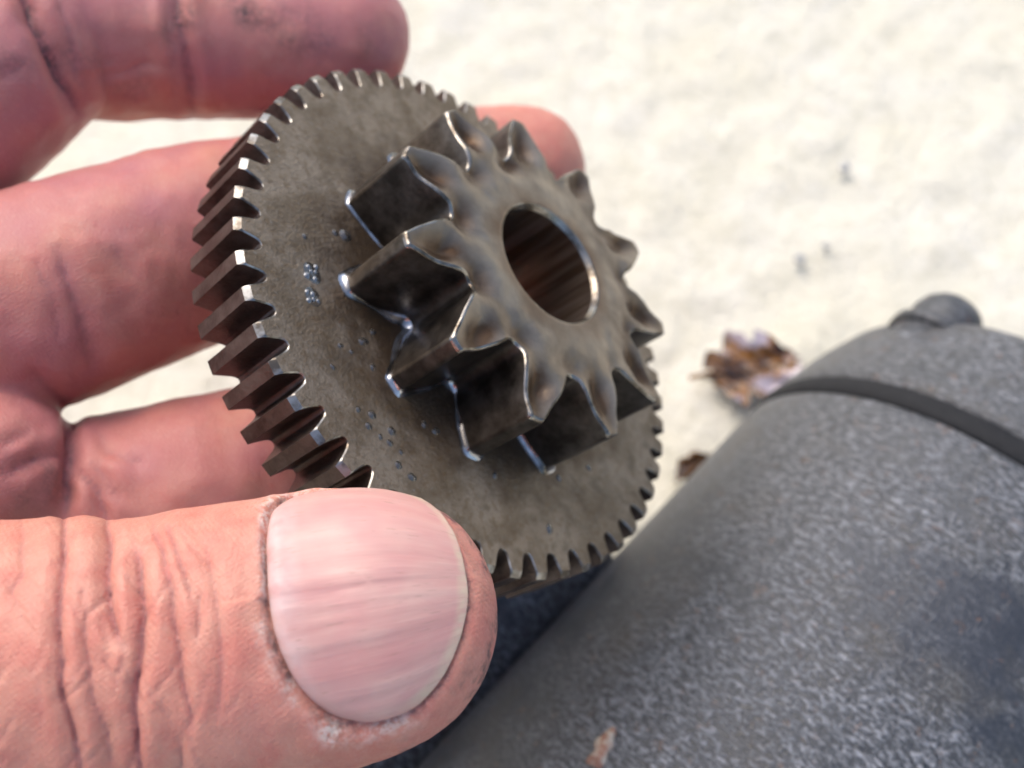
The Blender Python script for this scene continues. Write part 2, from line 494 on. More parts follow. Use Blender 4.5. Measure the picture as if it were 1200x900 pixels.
def build_gear():
    R4 = np.eye(4)
    R4[:3, :3] = np.stack([M3 @ GU, M3 @ GV, M3 @ GN], 1)
    R4[:3, 3] = c2w(GC)
    root = empty("double_gear", Matrix(R4.tolist()))
    tag(root, "oily brown steel double gear held between thumb and fingers", "gear")
    m_face = mat_gear("stained_steel_face", root, 'face')
    m_tooth = mat_gear("oily_steel_tooth", root, 'tooth')
    m_edge = mat_gear("bright_worn_edge", root, 'edge')
    m_pedge = mat_gear("pinion_worn_edge", root, 'pedge')
    m_pface = mat_gear("pinion_steel_face", root, 'pface')
    m_pfl = mat_gear("pinion_dark_flank", root, 'pflank')
    m_bore = mat_gear("bore_steel", root, 'bore')

    # ---- wheel disc: ring plate between the bore and the tooth ring, front face, back face
    n = 212
    prof = [(R_BORE, 0.0), (12.0, 0.0), (18.0, 0.0), (R_DISC, 0.0)]
    prof_b = [(R_DISC, -W_TH), (20.0, -W_TH), (19.2, -W_TH + 0.8), (11.0, -W_TH + 0.8), (10.4, -W_TH), (R_BORE, -W_TH)]
    V = []; F = []
    def ring(prof, flip):
        o0 = len(V)
        for (r, z) in prof:
            for k in range(n):
                t = 2 * PI * k / n
                V.append((r * math.cos(t), r * math.sin(t), z))
        for i in range(len(prof) - 1):
            for k in range(n):
                q = (o0 + i * n + k, o0 + (i + 1) * n + k, o0 + (i + 1) * n + (k + 1) % n, o0 + i * n + (k + 1) % n)
                F.append(q[::-1] if flip else q)
    ring(prof, False); ring(prof_b, False)
    wheel = mesh_obj("wheel_disc", np.array(V) * MM, F, m_face, root)
    sharp_by_angle(wheel, 20)

    # ---- one wheel tooth (sector from R_DISC outwards), shared by all 53
    pitch = 2 * PI / NT_W
    def tooth_outline():
        half = pitch / 2
        # (angle, radius, is_tip) from root centre to root centre
        pts = []
        aw_root, aw_tip = 0.36 * pitch, 0.185 * pitch
        side = []
        side.append((half, R_ROOT))
        side.append((half * 0.86, R_ROOT + 0.03))
        for t in np.linspace(0, 1, 8):
            a_ = aw_root + (aw_tip - aw_root) * (t ** 0.8)
            side.append((a_ if t > 0 else aw_root + 0.008 * pitch, R_ROOT + 0.22 + (R_TIP - R_ROOT - 0.22) * t))
        tip = [(aw_tip * k, R_TIP) for k in (0.6, 0.2)]
        full = side + tip
        return [(-a_, r) for a_, r in full] + [(a_, r) for a_, r in full[::-1]]
    ol = tooth_outline()
    K = len(ol)
    ch, chz = 0.10, 0.10            # small edge break along the flanks
    tipch, tipz = 0.54, 0.40         # turned chamfer on the crests
    def pt(a_, r, z): return (r * math.cos(a_), r * math.sin(a_), z)
    V = []; F = []; MI = []
    inner = [pt(a_, R_DISC, 0.0) for a_ in np.linspace(-pitch / 2, pitch / 2, K)]
    # rows: inner front, front outline (inset), edge outline, back outline, inner back
    rows = [inner]
    def chz_of(r): return chz + (tipz - chz) * np.clip((r - (R_TIP - 0.6)) / 0.6, 0, 1) ** 1.5
    def inset(k):
        a_, r = ol[k]
        rr = min(r - ch * 0.8, R_TIP - tipch)
        aa = a_ * (1 - 0.02 * (r - R_ROOT)) 
        if r > R_ROOT + 0.1: aa = a_ - math.copysign(ch / r, a_)
        return pt(aa, rr if r > R_TIP - 0.7 else r - ch * 0.5, 0.0)
    rows.append([inset(k) for k in range(K)])
    rows.append([pt(a_, r, -chz_of(r)) for a_, r in ol])
    rows.append([pt(a_, r, -W_TH + 0.15) for a_, r in ol])
    rows.append([pt(a_, r - 0.15, -W_TH) for a_, r in ol])
    rows.append([pt(a_, R_DISC, -W_TH) for a_ in np.linspace(-pitch / 2, pitch / 2, K)])
    for rw in rows: V += rw
    for i in range(len(rows) - 1):
        for k in range(K - 1):
            F.append((i * K + k, (i + 1) * K + k, (i + 1) * K + k + 1, i * K + k + 1))
            MI.append(0 if i == 0 else (2 if i == 1 else 1))
    proto = mesh_obj("tooth", np.array(V) * MM, F, m_face, wheel)
    me = proto.data
    me.materials.append(m_tooth); me.materials.append(m_edge)
    me.polygons.foreach_set("material_index", MI)
    sharp_by_angle(proto, 28)
    ph = math.radians(160.45)
    for k in range(NT_W):
        o = proto if k == 0 else proto.copy()
        if k:
            COL.objects.link(o); o.parent = wheel
        o.rotation_euler = (0, 0, ph + k * pitch)

    # ---- pinion hub: bore wall, chamfer, flat annulus
    R_HUB = 5.75 * GS
    V = []; F = []; MI = []
    n = 132
    prof = [(R_BORE, -W_TH, 0), (R_BORE, -W_TH * 0.4, 0), (R_BORE, P_H * 0.4, 0), (R_BORE, P_H - 0.5, 0), (R_BORE + 0.32, P_H - 0.05, 1), (R_BORE + 0.45, P_H, 1), (R_BORE + 0.8, P_H, 2), (R_HUB, P_H, 2)]
    for (r, z, _) in prof:
        for k in range(n):
            t = 2 * PI * k / n
            V.append((r * math.cos(t), r * math.sin(t), z))
    for i in range(len(prof) - 1):
        for k in range(n):
            F.append((i * n + k, (i + 1) * n + k, (i + 1) * n + (k + 1) % n, i * n + (k + 1) % n))
            MI.append(prof[i + 1][2])
    hub = mesh_obj("pinion", np.array(V) * MM, F, m_bore, root)
    hub.data.materials.append(m_pedge); hub.data.materials.append(m_pface)
    hub.data.polygons.foreach_set("material_index", MI)
    sharp_by_angle(hub, 25)

    # ---- pinion teeth, each with its own wear
    pp = 2 * PI / NT_P
    ph = math.radians(176.8)
    def half_angle(r):               # half tooth angle as a function of radius
        t = (r - P_ROOT) / (P_TIP - P_ROOT)
        th = 2.75 - 0.55 * t - 1.50 * t ** 1.4       # half thickness in mm
        return th / r
    def outline():
        half = pp / 2
        pts = []
        a0 = half_angle(P_ROOT + 1.3)
        # rounded root: quarter arcs from the gap centre
        for t in np.linspace(0, 1, 7)[:-1]:
            a_ = half + (a0 * 1.03 - half) * t
            pts.append((a_, P_ROOT + 1.3 * (1 - math.sqrt(max(0, 1 - t ** 2)))))
        for t in np.linspace(0, 1, 16):
            r = P_ROOT + 1.3 + (P_TIP - P_ROOT - 1.3) * t
            pts.append((half_angle(r), r))
        at = half_angle(P_TIP)
        for q in (0.66, 0.33): pts.append((at * q, P_TIP + 0.04))
        return [(-a_, r) for a_, r in pts] + [(0, P_TIP + 0.05)] + [(a_, r) for a_, r in pts[::-1]]
    ol = outline(); K = len(ol)
    OA = np.array([p[0] for p in ol]); OR = np.array([p[1] for p in ol])
    global PIN_OUT
    PIN_OUT = (OA, OR, pp, ph)
    OX, OY = OR * np.cos(OA), OR * np.sin(OA)
    ia = np.linspace(-pp / 2, pp / 2, K)
    IX, IY = R_HUB * np.cos(ia), R_HUB * np.sin(ia)
    # outward normals of outline
    tx, ty = np.gradient(OX), np.gradient(OY); ln = np.hypot(tx, ty)
    NX, NY = ty / ln, -tx / ln
    NX[0], NY[0] = math.cos(OA[0]), math.sin(OA[0]); NX[-1], NY[-1] = math.cos(OA[-1]), math.sin(OA[-1])
    ER = 0.28                         # edge rounding
    ts = np.linspace(0, 1, 30)
    ROOT_D = np.random.default_rng(5).uniform(0.25, 0.95, NT_P)
    for q in range(NT_P):
        rq = np.random.default_rng(100 + q)
        off = rq.uniform(-0.5, 0.6); dep = rq.uniform(0.9, 1.4); rc = 13.6 + rq.uniform(-0.8, 0.8)
        V = []; HO = []
        def zf(X, Y, dist):
            r = np.hypot(X, Y); tw = np.arctan2(Y, X) * r
            along = np.where(r < rc, np.exp(-((r - rc) / 1.8) ** 2), np.exp(-((r - rc) / 2.3) ** 2))
            dip = dep * along * np.exp(-((tw - off) / 1.35) ** 2)
            ang_ = np.arctan2(Y, X)
            for sd, rk in ((1, (q + 1) % NT_P), (-1, q)):          # scoop at each root, shared by the two teeth beside it
                tr = (ang_ - sd * pp / 2) * r
                dip = dip + ROOT_D[rk] * np.exp(-((r - 10.7) / 1.25) ** 2) * np.exp(-(tr / 1.7) ** 2)
            hollow = along ** 0.5 * np.exp(-((tw - off * 1.4) / 1.3) ** 2)
            for sd, rk in ((1, (q + 1) % NT_P), (-1, q)):
                tr = (ang_ - sd * pp / 2) * r
                hollow = hollow + 0.9 * (ROOT_D[rk] / 0.9) * np.exp(-((r - 10.7) / 1.3) ** 2) * np.exp(-(tr / 1.6) ** 2)
            slope = 0.55 * np.clip((r - 12.4) / 4.4, 0, 1) ** 1.5
            nz = vnoise(np.stack([X, Y, np.full_like(X, q * 3.7)], 1) * 0.8) * 0.09 * np.clip((r - R_HUB - 0.3) / 1.0, 0, 1) * np.clip((pp / 2 - np.abs(np.arctan2(Y, X)) - 0.02) / 0.06, 0, 1)
            return P_H - dip - slope + nz, hollow
        for t in ts:
            X = IX + (OX - NX * ER - IX) * t; Y = IY + (OY - NY * ER - IY) * t
            z, h = zf(X, Y, None)
            for k in range(K): V.append((X[k], Y[k], z[k])); HO.append(h[k])
        nfr = len(ts)
        X0, Y0 = OX - NX * ER, OY - NY * ER
        z0, h0 = zf(X0, Y0, None)
        tipw = np.clip((OR - (P_TIP - 0.5)) / 0.5, 0, 1)
        for u in (0.3, 0.6, 0.85, 1.0):
            al = u * PI / 2
            X = X0 + NX * ER * math.sin(al); Y = Y0 + NY * ER * math.sin(al)
            zz = z0 - ER * (1 - math.cos(al)) * (1 + 1.2 * tipw)
            for k in range(K): V.append((X[k], Y[k], zz[k])); HO.append(0)
        zb = z0 - ER * (1 + 1.2 * tipw)
        for u in (0.15, 0.4, 0.7, 1.0):
            for k in range(K): V.append((OX[k], OY[k], zb[k] * (1 - u) + 0.0 * u)); HO.append(0)
        nr = len(V) // K
        F = []; MI = []
        for i in range(nr - 1):
            for k in range(K - 1):
                F.append((i * K + k, (i + 1) * K + k, (i + 1) * K + k + 1, i * K + k + 1))
                MI.append(0 if i < nfr - 1 else (1 if i < nfr + 2 else 2))
        o = mesh_obj("pinion_tooth", np.array(V) * MM, F, m_pface, hub)
        o.data.materials.append(m_pedge); o.data.materials.append(m_pfl)
        o.data.polygons.foreach_set("material_index", MI)
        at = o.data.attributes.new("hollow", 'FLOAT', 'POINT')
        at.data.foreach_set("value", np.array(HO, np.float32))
        o.rotation_euler = (0, 0, ph + q * pp)
        sharp_by_angle(o, 55)
        # where two teeth meet at a root the surface runs straight across: no tangential tilt in the shading there
        me_ = o.data
        cn = np.array([c_.vector for c_ in me_.corner_normals])
        vi = np.empty(len(me_.loops), int); me_.loops.foreach_get("vertex_index", vi)
        for col_, sd in ((0, -1), (K - 1, 1)):
            tdir = np.array([-math.sin(sd * pp / 2), math.cos(sd * pp / 2), 0])
            m_ = (vi % K) == col_
            cn[m_] -= (cn[m_] @ tdir)[:, None] * tdir
        cn /= np.linalg.norm(cn, axis=1, keepdims=True)
        me_.normals_split_custom_set(cn.tolist())

    # ---- oil gathered in the corner where the pinion meets the wheel
    mo = NT("wet_oil_film")
    v = mo.coord(1000.0, obj=root)
    mo.set(Base_Color=mo.mix(mo.ramp(mo.noise(v, 0.35, 2), [(0.42, 0.0), (0.58, 1.0)]), (0.10, 0.085, 0.07), (0.55, 0.55, 0.57)), Metallic=0.9, Roughness=0.07, Coat_Weight=1.0, Coat_Roughness=0.02)
    V = []; F = []
    prev = None
    A = np.concatenate([OA[:-1] + q * pp + ph for q in range(NT_P)]); RR = np.tile(OR[:-1], NT_P)
    X, Y = RR * np.cos(A), RR * np.sin(A)
    tx = np.roll(X, -1) - np.roll(X, 1); ty = np.roll(Y, -1) - np.roll(Y, 1); ln = np.hypot(tx, ty)
    nx, ny = ty / ln, -tx / ln
    wv = np.clip(0.36 + 0.55 * vnoise(np.stack([X, Y, X * 0 + 2], 1) * 0.4), 0.06, 0.8)
    steps = 6
    for i in range(len(X)):
        for s in range(steps + 1):
            al = s / steps * PI / 2
            d = wv[i] * (1 - math.sin(al)); z = wv[i] * (1 - math.cos(al))
            V.append((X[i] + nx[i] * (d + (0.0 if s < steps else -0.05)), Y[i] + ny[i] * d, z + 0.015))
    F = grid_faces(len(X), steps + 1, close_u=True)
    film = mesh_obj("oil_film", np.array(V) * MM, F, mo.m, hub)

    # ---- oil drops on the wheel face
    md = NT("oil_drop")
    md.set(Base_Color=(0.05, 0.043, 0.036), Roughness=0.04, Coat_Weight=1.0, Coat_Roughness=0.02, IOR=1.48, Specular_IOR_Level=0.9)
    mdl = NT("pale_oil_bubble")
    mdl.set(Base_Color=(0.22, 0.225, 0.235), Roughness=0.15, Metallic=0.8, Coat_Weight=1.0)
    drops = [(437, 389, .30), (426, 400, .42), (437, 430, .30), (432, 499, .34), (459, 505, .42), (425, 518, .62), (436, 486, .40), (457, 519, .30), (467, 545, .36), (483, 559, .36), (419, 550, .28), (497, 497, .30), (511, 505, .34), (580, 557, .30), (405, 276, .62), (393, 273, .30), (357, 277, .26), (644, 620, .40), (399, 405, .24), (412, 412, .22), (446, 512, .22), (470, 530, .22), (420, 480, .24), (390, 430, .22), (655, 560, .36), (690, 548, .30)]
    marks = [(362, 313, .36), (371, 313, .34), (361, 323, .46), (370, 319, .28), (370, 327, .36), (365, 318, .3), (361, 342, .34), (367, 345, .38), (363, 352, .36), (373, 353, .26), (368, 351, .28)]
    def dome(name, x, y, r, hgt, mat, el=1.0, rot=0.0):
        nr_, na = 4, 14
        V = [(0, 0, hgt)]; F = []
        for i in range(1, nr_ + 1):
            q = i / nr_
            for k in range(na):
                t = 2 * PI * k / na
                V.append((r * q * math.cos(t) * el, r * q * math.sin(t), hgt * (1 - q * q) + 0.004))
        for k in range(na): F.append((0, 1 + k, 1 + (k + 1) % na))
        for i in range(nr_ - 1):
            for k in range(na):
                F.append((1 + i * na + k, 1 + (i + 1) * na + k, 1 + (i + 1) * na + (k + 1) % na, 1 + i * na + (k + 1) % na))
        o = mesh_obj(name, np.array(V) * MM, F, mat, wheel)
        o.location = (x * MM, y * MM, 0); o.rotation_euler = (0, 0, rot)
        return o
    for (px, py, r) in drops:
        x, y = gear_local(px, py)
        if math.hypot(x, y) < R_DISC - r:
            dome("oil_drop", x, y, r, r * 0.38, md.m, random.uniform(1.0, 1.5), random.uniform(0, 3))
    for (px, py, r) in marks:
        x, y = gear_local(px, py)
        dome("stamped_mark", x, y, r * 0.8, r * 0.42, mdl.m, 1.1, random.uniform(0, 3))
    # dark patches behind the stamped mark
    for (px, py, r) in ((366, 320, 1.05), (367, 348, .95)):
        x, y = gear_local(px, py)
        dome("oil_patch", x, y, r, 0.03, md.m, 0.75, 0.3)
    return root
gear = build_gear()

# ================================================================== HAND
# digits: control points (pixel x, pixel y, depth mm, half width mm, half thickness mm)
def spline(C, n):
    C = np.array(C, float); m = len(C)
    out = []
    for i in range(m - 1):
        p0 = C[max(i - 1, 0)]; p1 = C[i]; p2 = C[i + 1]; p3 = C[min(i + 2, m - 1)]
        for t in np.linspace(0, 1, n, endpoint=False):
            out.append(0.5 * ((2 * p1) + (-p0 + p2) * t + (2 * p0 - 5 * p1 + 4 * p2 - p3) * t * t + (-p0 + 3 * p1 - 3 * p2 + p3) * t ** 3))
    out.append(C[-1])
    return np.array(out)
def ctrl(L): return [np.concatenate([pc(a, b, d), [rw, rt]]) for a, b, d, rw, rt in L]

TH_AX0 = pc(135, 778, 66.5); TH_AX1 = pc(428, 724, 68.2)
TH_A = (TH_AX1 - TH_AX0); TH_LEN = np.linalg.norm(TH_A); TH_A = TH_A / TH_LEN
_roll = math.radians(15)
TH_T = np.array([0, math.sin(_roll), math.cos(_roll)]); TH_T -= TH_A * (TH_T @ TH_A); TH_T /= np.linalg.norm(TH_T)
TH_W = np.cross(TH_A, TH_T)          # points down in the picture
ROUND_T = np.array([0, 0, 1.0])
DIG = {
 'thumb': (ctrl([(-760, 760, 92, 13, 13), (-420, 860, 76, 12.5, 12), (-160, 812, 68, 11.2, 10.4), (60, 790, 66.2, 10.25, 8.9), (150, 778, 66.5, 9.55, 8.2), (300, 752, 67.2, 9.55, 7.9), (390, 733, 67.9, 9.3, 7.6), (428, 724, 68.2, 8.95, 7.4)]), TH_T),
 'index': (ctrl([(-420, 330, 94, 10.5, 10.5), (-160, 195, 97, 10.2, 10.0), (-20, 92, 101, 9.8, 9.6), (55, 42, 106, 9.2, 9.0), (150, 44, 110, 8.9, 8.7), (260, 46, 113, 8.7, 8.4), (400, 46, 115.5, 7.9, 7.6)]), ROUND_T),
 'middle': (ctrl([(-380, 470, 95, 11, 11), (-120, 410, 95, 11, 10.6), (60, 346, 98, 10.7, 10.2), (240, 284, 106, 10.3, 9.8), (420, 235, 119, 9.2, 8.8), (540, 210, 126, 8.6, 8.2), (612, 198, 128, 7.9, 7.6)]), ROUND_T),
 'ring': (ctrl([(-380, 640, 95, 11, 11), (-60, 636, 97, 10.2, 10), (110, 606, 98, 9.7, 9.5), (270, 567, 101, 9.4, 9.2), (400, 525, 108, 8.8, 8.5), (500, 490, 116, 8.0, 7.6)]), ROUND_T),
 'little': (ctrl([(-420, 860, 100, 10, 10), (-200, 880, 104, 9, 9), (0, 870, 110, 8.3, 8), (120, 850, 116, 7.5, 7.2), (210, 820, 122, 7, 6.6)]), ROUND_T),
}
PALM = [  # capsules: a, b, ra, rb  (camera mm)
 (pc(-900, 430, 98), pc(-330, 360, 96), 14, 12.5), (pc(-900, 600, 98), pc(-330, 520, 96), 14, 13),
 (pc(-900, 700, 98), pc(-330, 700, 97), 14, 12.5), (pc(-900, 780, 99), pc(-360, 850, 99), 13, 11.5),
 (pc(-300, 380, 95), pc(-130, 430, 93), 13, 10.5), (pc(-300, 560, 95), pc(-25, 560, 91), 13, 8.6), (pc(-300, 700, 95), pc(-40, 690, 93), 13, 9.0),
 (pc(-1500, 560, 100), pc(-850, 560, 98), 21, 20), (pc(-900, 700, 95), pc(-480, 820, 80), 15, 13.5),
]
SEG = {}
for kname, (C, T) in DIG.items():
    SEG[kname] = (spline(C, 5), T)

def seg_dist(P, S, T):
    best = np.full(len(P), 1e3, np.float32)
    for i in range(len(S) - 1):
        a, b = S[i, :3], S[i + 1, :3]
        ab = b - a; L2 = ab @ ab
        h = np.clip(((P - a.astype(np.float32)) @ ab.astype(np.float32)) / L2, 0, 1)
        q = P - (a + 0 * ab).astype(np.float32) - h[:, None] * ab.astype(np.float32)
        rw = S[i, 3] + (S[i + 1, 3] - S[i, 3]) * h; rt = S[i, 4] + (S[i + 1, 4] - S[i, 4]) * h
        qt = q @ T.astype(np.float32)
        s = rw / rt
        d = np.sqrt(np.maximum((q * q).sum(1) - qt * qt, 0) + (qt * s) ** 2) - rw
        np.minimum(best, d, out=best)
    return best
def smin(a, b, k):
    h = np.clip(0.5 + 0.5 * (b - a) / k, 0, 1)
    return b + (a - b) * h - k * h * (1 - h)
def hand_sdf(P):
    P = np.asarray(P, np.float32)
    F = np.full(len(P), 50.0, np.float32)
    def add(lo, hi, fn, k):
        m = np.all((P > lo - 7) & (P < hi + 7), axis=1)
        if not m.any(): return
        F[m] = smin(F[m], fn(P[m]), k)
    for (a, b, ra, rb) in PALM:
        S = np.array([[*a, ra, ra], [*b, rb, rb]])
        r = max(ra, rb)
        add(np.minimum(a, b) - r, np.maximum(a, b) + r, lambda Q, S=S: seg_dist(Q, S, ROUND_T), 3.0)
    for kname in ('little', 'ring', 'middle', 'index', 'thumb'):
        S, T = SEG[kname]
        r = S[:, 3].max()
        add(S[:, :3].min(0) - r, S[:, :3].max(0) + r, lambda Q, S=S, T=T: seg_dist(Q, S, T), 1.2)
    return F
def sdf_grad(P, e=0.08):
    k = np.array([[1, -1, -1], [-1, -1, 1], [-1, 1, -1], [1, 1, 1]], np.float32)
    g = 0
    for kk in k: g = g + kk * hand_sdf(P + kk * e)[:, None]
    n = np.linalg.norm(g, axis=1, keepdims=True)
    return g / np.maximum(n, 1e-6), n[:, 0] / (4 * e)

def surface_nets(lo, hi, h):
    ax = [np.arange(lo[i], hi[i] + h, h, dtype=np.float32) for i in range(3)]
    N = [len(a) for a in ax]
    F = np.empty(N, np.float32)
    Y, Z = np.meshgrid(ax[1], ax[2], indexing='ij')
    step = 24
    for i in range(0, N[0], step):
        X = ax[0][i:i + step]
        P = np.empty((len(X), N[1], N[2], 3), np.float32)
        P[..., 0] = X[:, None, None]; P[..., 1] = Y; P[..., 2] = Z
        F[i:i + step] = hand_sdf(P.reshape(-1, 3)).reshape(len(X), N[1], N[2])
    S = F < 0
    cnt = np.zeros([n - 1 for n in N], np.float32); acc = np.zeros([n - 1 for n in N] + [3], np.float32)
    corners = [(0, 0, 0), (1, 0, 0), (0, 1, 0), (1, 1, 0), (0, 0, 1), (1, 0, 1), (0, 1, 1), (1, 1, 1)]
    def sl(c): return tuple(slice(c[i], N[i] - 1 + c[i]) for i in range(3))
    for ia in range(8):
        for ib in range(ia + 1, 8):
            ca, cb = corners[ia], corners[ib]
            dd = [cb[i] - ca[i] for i in range(3)]
            if sum(map(abs, dd)) != 1: continue
            fa, fb = F[sl(ca)], F[sl(cb)]
            m = (fa < 0) != (fb < 0)
            t = np.where(m, fa / np.where(m, fa - fb, 1), 0)
            cnt += m
            for i in range(3): acc[..., i] += np.where(m, ca[i] + t * dd[i], 0)
    act = cnt > 0
    idx = -np.ones(act.shape, np.int64); idx[act] = np.arange(act.sum())
    ii = np.argwhere(act)
    V = (acc[act] / cnt[act][:, None] + ii) * h + np.array([a[0] for a in ax])
    faces = []
    for d in range(3):
        e1, e2 = (d + 1) % 3, (d + 2) % 3
        A = [slice(None)] * 3; B = [slice(None)] * 3
        A[d] = slice(0, N[d] - 1); B[d] = slice(1, N[d])
        sa, sb = S[tuple(A)], S[tuple(B)]
        ch = np.argwhere(sa != sb)
        ok = (ch[:, e1] > 0) & (ch[:, e2] > 0) & (ch[:, e1] < N[e1] - 1) & (ch[:, e2] < N[e2] - 1)
        ch = ch[ok]
        sgn = sa[tuple(ch.T)]
        o1 = np.zeros(3, int); o1[e1] = -1; o2 = np.zeros(3, int); o2[e2] = -1
        q = [idx[tuple((ch + o).T)] for o in (0 * o1, o1, o1 + o2, o2)]
        q = np.stack(q, 1)
        q[~sgn] = q[~sgn][:, ::-1]
        faces.append(q)
    return V, np.concatenate(faces)

# nail outline in thumb coordinates: x = mm along the thumb from the joint, angle round it
def thumb_local(X):
    D = X - TH_AX0
    s = D @ TH_A; t = D @ TH_T; w_ = D @ TH_W
    return s, t, w_
def cam2px(X): return 600 + FPX * X[:, 0] / -X[:, 2], 450 - FPX * X[:, 1] / -X[:, 2]

NAIL_C = None
def nail_shape(phi):
    """outline of the nail in (s, w) plane coordinates round its centre, superellipse with a flatter root edge"""
    pass

def mat_skin():
    m = NT("weathered_skin")
    v = m.coord(1000.0)
    a = m.noise(v, 0.07, 3, 0.5)
    b = m.noise(v, 0.45, 4, 0.6)
    c = m.noise(v, 3.4, 2, 0.6)
    blush_shade = m.attr("blush_shade"); grime = m.attr("grime"); pale = m.attr("pale")
    base = m.mix(m.ramp(a, [(0.35, 0.0), (0.65, 1.0)]), (0.56, 0.232, 0.168), (0.61, 0.288, 0.214))
    base = m.mix(m.ramp(b, [(0.40, 0.0), (0.66, 0.7)]), base, (0.55, 0.175, 0.135))
    base = m.mix(blush_shade, base, (0.465, 0.175, 0.178))  # skin redness, and the painted shade of the back fingers
    base = m.mix(m.math('MULTIPLY', pale, m.ramp(m.noise(v, 2.2, 4, 0.7), [(0.42, 0.0), (0.56, 1.0)])), base, (0.74, 0.60, 0.53))
    base = m.mix(m.ramp(c, [(0.55, 0.0), (0.75, 0.18)]), base, (0.70, 0.46, 0.37))
    gm = m.math('MULTIPLY', grime, m.ramp(m.noise(v, 1.6, 4, 0.75), [(0.38, 0.0), (0.56, 1.0)]))
    base = m.mix(gm, base, (0.085, 0.06, 0.06))
    cell = m.vor(v, 2.6, 'DISTANCE_TO_EDGE')
    cell2 = m.noise(m.coord((5200.0, 1500.0, 1500.0)), 1.0, 2, 0.6)
    h = m.math('ADD', m.math('MULTIPLY', m.ramp(cell, [(0.0, 0.0), (0.22, 1.0)]), 0.22),
               m.math('ADD', m.math('MULTIPLY', cell2, 0.55), m.math('MULTIPLY', b, 1.0)))
    def hatch(rot, sc):
        x = m.n("ShaderNodeTexWave"); x.wave_type = 'BANDS'; x.bands_direction = 'X'
        x.inputs["Scale"].default_value = sc; x.inputs["Distortion"].default_value = 5.0
        x.inputs["Detail"].default_value = 2.0; x.inputs["Detail Scale"].default_value = 0.6
        mp_ = m.n("ShaderNodeMapping"); mp_.inputs["Rotation"].default_value = (0, 0, rot)
        m.l(v, mp_.inputs[0]); m.l(mp_.outputs[0], x.inputs["Vector"])
        return x.outputs["Fac"]
    lines = m.math('ADD', hatch(0.95, 1.15), hatch(-0.8, 1.0))
    h = m.math('ADD', h, m.math('MULTIPLY', lines, 0.12))
    base = m.mix(m.ramp(lines, [(0.15, 0.14), (0.5, 0.0)]), base, (0.42, 0.15, 0.11))
    m.set(Base_Color=base, Roughness=m.math('ADD', m.math('MULTIPLY', b, 0.2), 0.38), IOR=1.4,
          Subsurface_Weight=0.28, Subsurface_Scale=0.0014, Subsurface_Radius=(1.0, 0.32, 0.18), Normal=m.bump(h, 0.00009, 0.8))
    return m.m

def poly_dist(px, py, line):
    L = np.array(line, float); best = np.full(len(px), 1e6); tp = np.zeros(len(px))
    for i in range(len(L) - 1):
        a, b = L[i], L[i + 1]; ab = b - a
        h = np.clip(((px - a[0]) * ab[0] + (py - a[1]) * ab[1]) / (ab @ ab), 0, 1)
        dd = np.hypot(px - a[0] - h * ab[0], py - a[1] - h * ab[1])
        tp = np.where(dd < best, (i + h) / (len(L) - 1), tp)
        best = np.minimum(best, dd)
    return best, tp

THUMB_CREASES = [  # (photo polyline, depth mm, width px)
 ([(78, 590), (75, 612), (73, 669), (68, 729), (71, 800), (84, 857), (94, 896), (98, 940)], .60, 9),
 ([(126, 600), (128, 633), (126, 669), (130, 715), (137, 747), (144, 765)], .70, 9),
 ([(160, 640), (164, 662), (167, 722), (160, 779), (156, 836), (165, 893), (168, 940)], .75, 9),
 ([(178, 610), (185, 633), (199, 687), (206, 733), (213, 793), (224, 840), (226, 860)], .50, 8),
 ([(198, 615), (203, 633), (217, 683), (228, 712)], .42, 7),
 ([(233, 690), (234, 720), (233, 755)], .28, 6),
 ([(243, 635), (245, 651), (254, 704), (260, 758), (258, 811), (254, 850)], .22, 7),
 ([(100, 690), (100, 758), (110, 822), (124, 864), (130, 900)], .26, 7),
 ([(78, 700), (92, 730), (99, 745)], .15, 5),
 ([(117, 772), (142, 808)], .15, 6), ([(25, 606), (27, 672), (14, 700)], .26, 8), ([(10, 680), (30, 735)], .14, 6),
 ([(210, 857), (213, 896), (210, 930)], .28, 6), ([(118, 735), (128, 760)], .12, 5), ([(45, 790), (52, 860)], .12, 8),
]
_cr = random.Random(11)
for _k in range(46):                      # many short fine lines across the joint
    _x, _y = _cr.uniform(0, 300), _cr.uniform(605, 890)
    _a = _cr.choice((-1, 1)) * _cr.uniform(0.15, 0.9); _l = _cr.uniform(22, 75)
    _w = math.exp(-((_x - 150) / 110) ** 2)
    THUMB_CREASES.append(([(_x, _y), (_x + _l * math.sin(_a) * 0.5, _y + _l * 0.5), (_x + _l * math.sin(_a * 1.3), _y + _l)], _cr.uniform(.06, .15) * (0.4 + _w), _cr.uniform(3.0, 4.5)))
FINGER_CREASES = [
 ([(206, -40), (208, 20), (218, 75), (228, 150)], .85, 9), ([(198, -40), (200, 60), (206, 140)], .35, 7),
 ([(18, -40), (40, 20), (70, 80), (98, 140)], 1.7, 12), ([(62, -20), (80, 50), (104, 120)], .5, 10),
 ([(92, 96), (140, 84), (205, 72)], .18, 5), ([(105, 75), (160, 70)], .12, 5),
 ([(66, 285), (84, 340), (100, 400), (112, 440)], .55, 14), ([(40, 300), (62, 350), (70, 410)], .3, 10), ([(130, 290), (170, 330)], .2, 10),
 ([(86, 478), (84, 520), (80, 560), (72, 620)], 1.0, 9), ([(92, 545), (112, 575), (128, 625)], .55, 7), ([(108, 540), (140, 590)], .3, 7),
 ([(0, 560), (45, 535), (80, 530)], .45, 9), ([(0, 520), (40, 505)], .25, 9), ([(30, 430), (60, 460), (88, 485)], .4, 10),
 ([(0, 90), (30, 80)], .2, 8), ([(112, 520), (170, 545)], .25, 8),
]

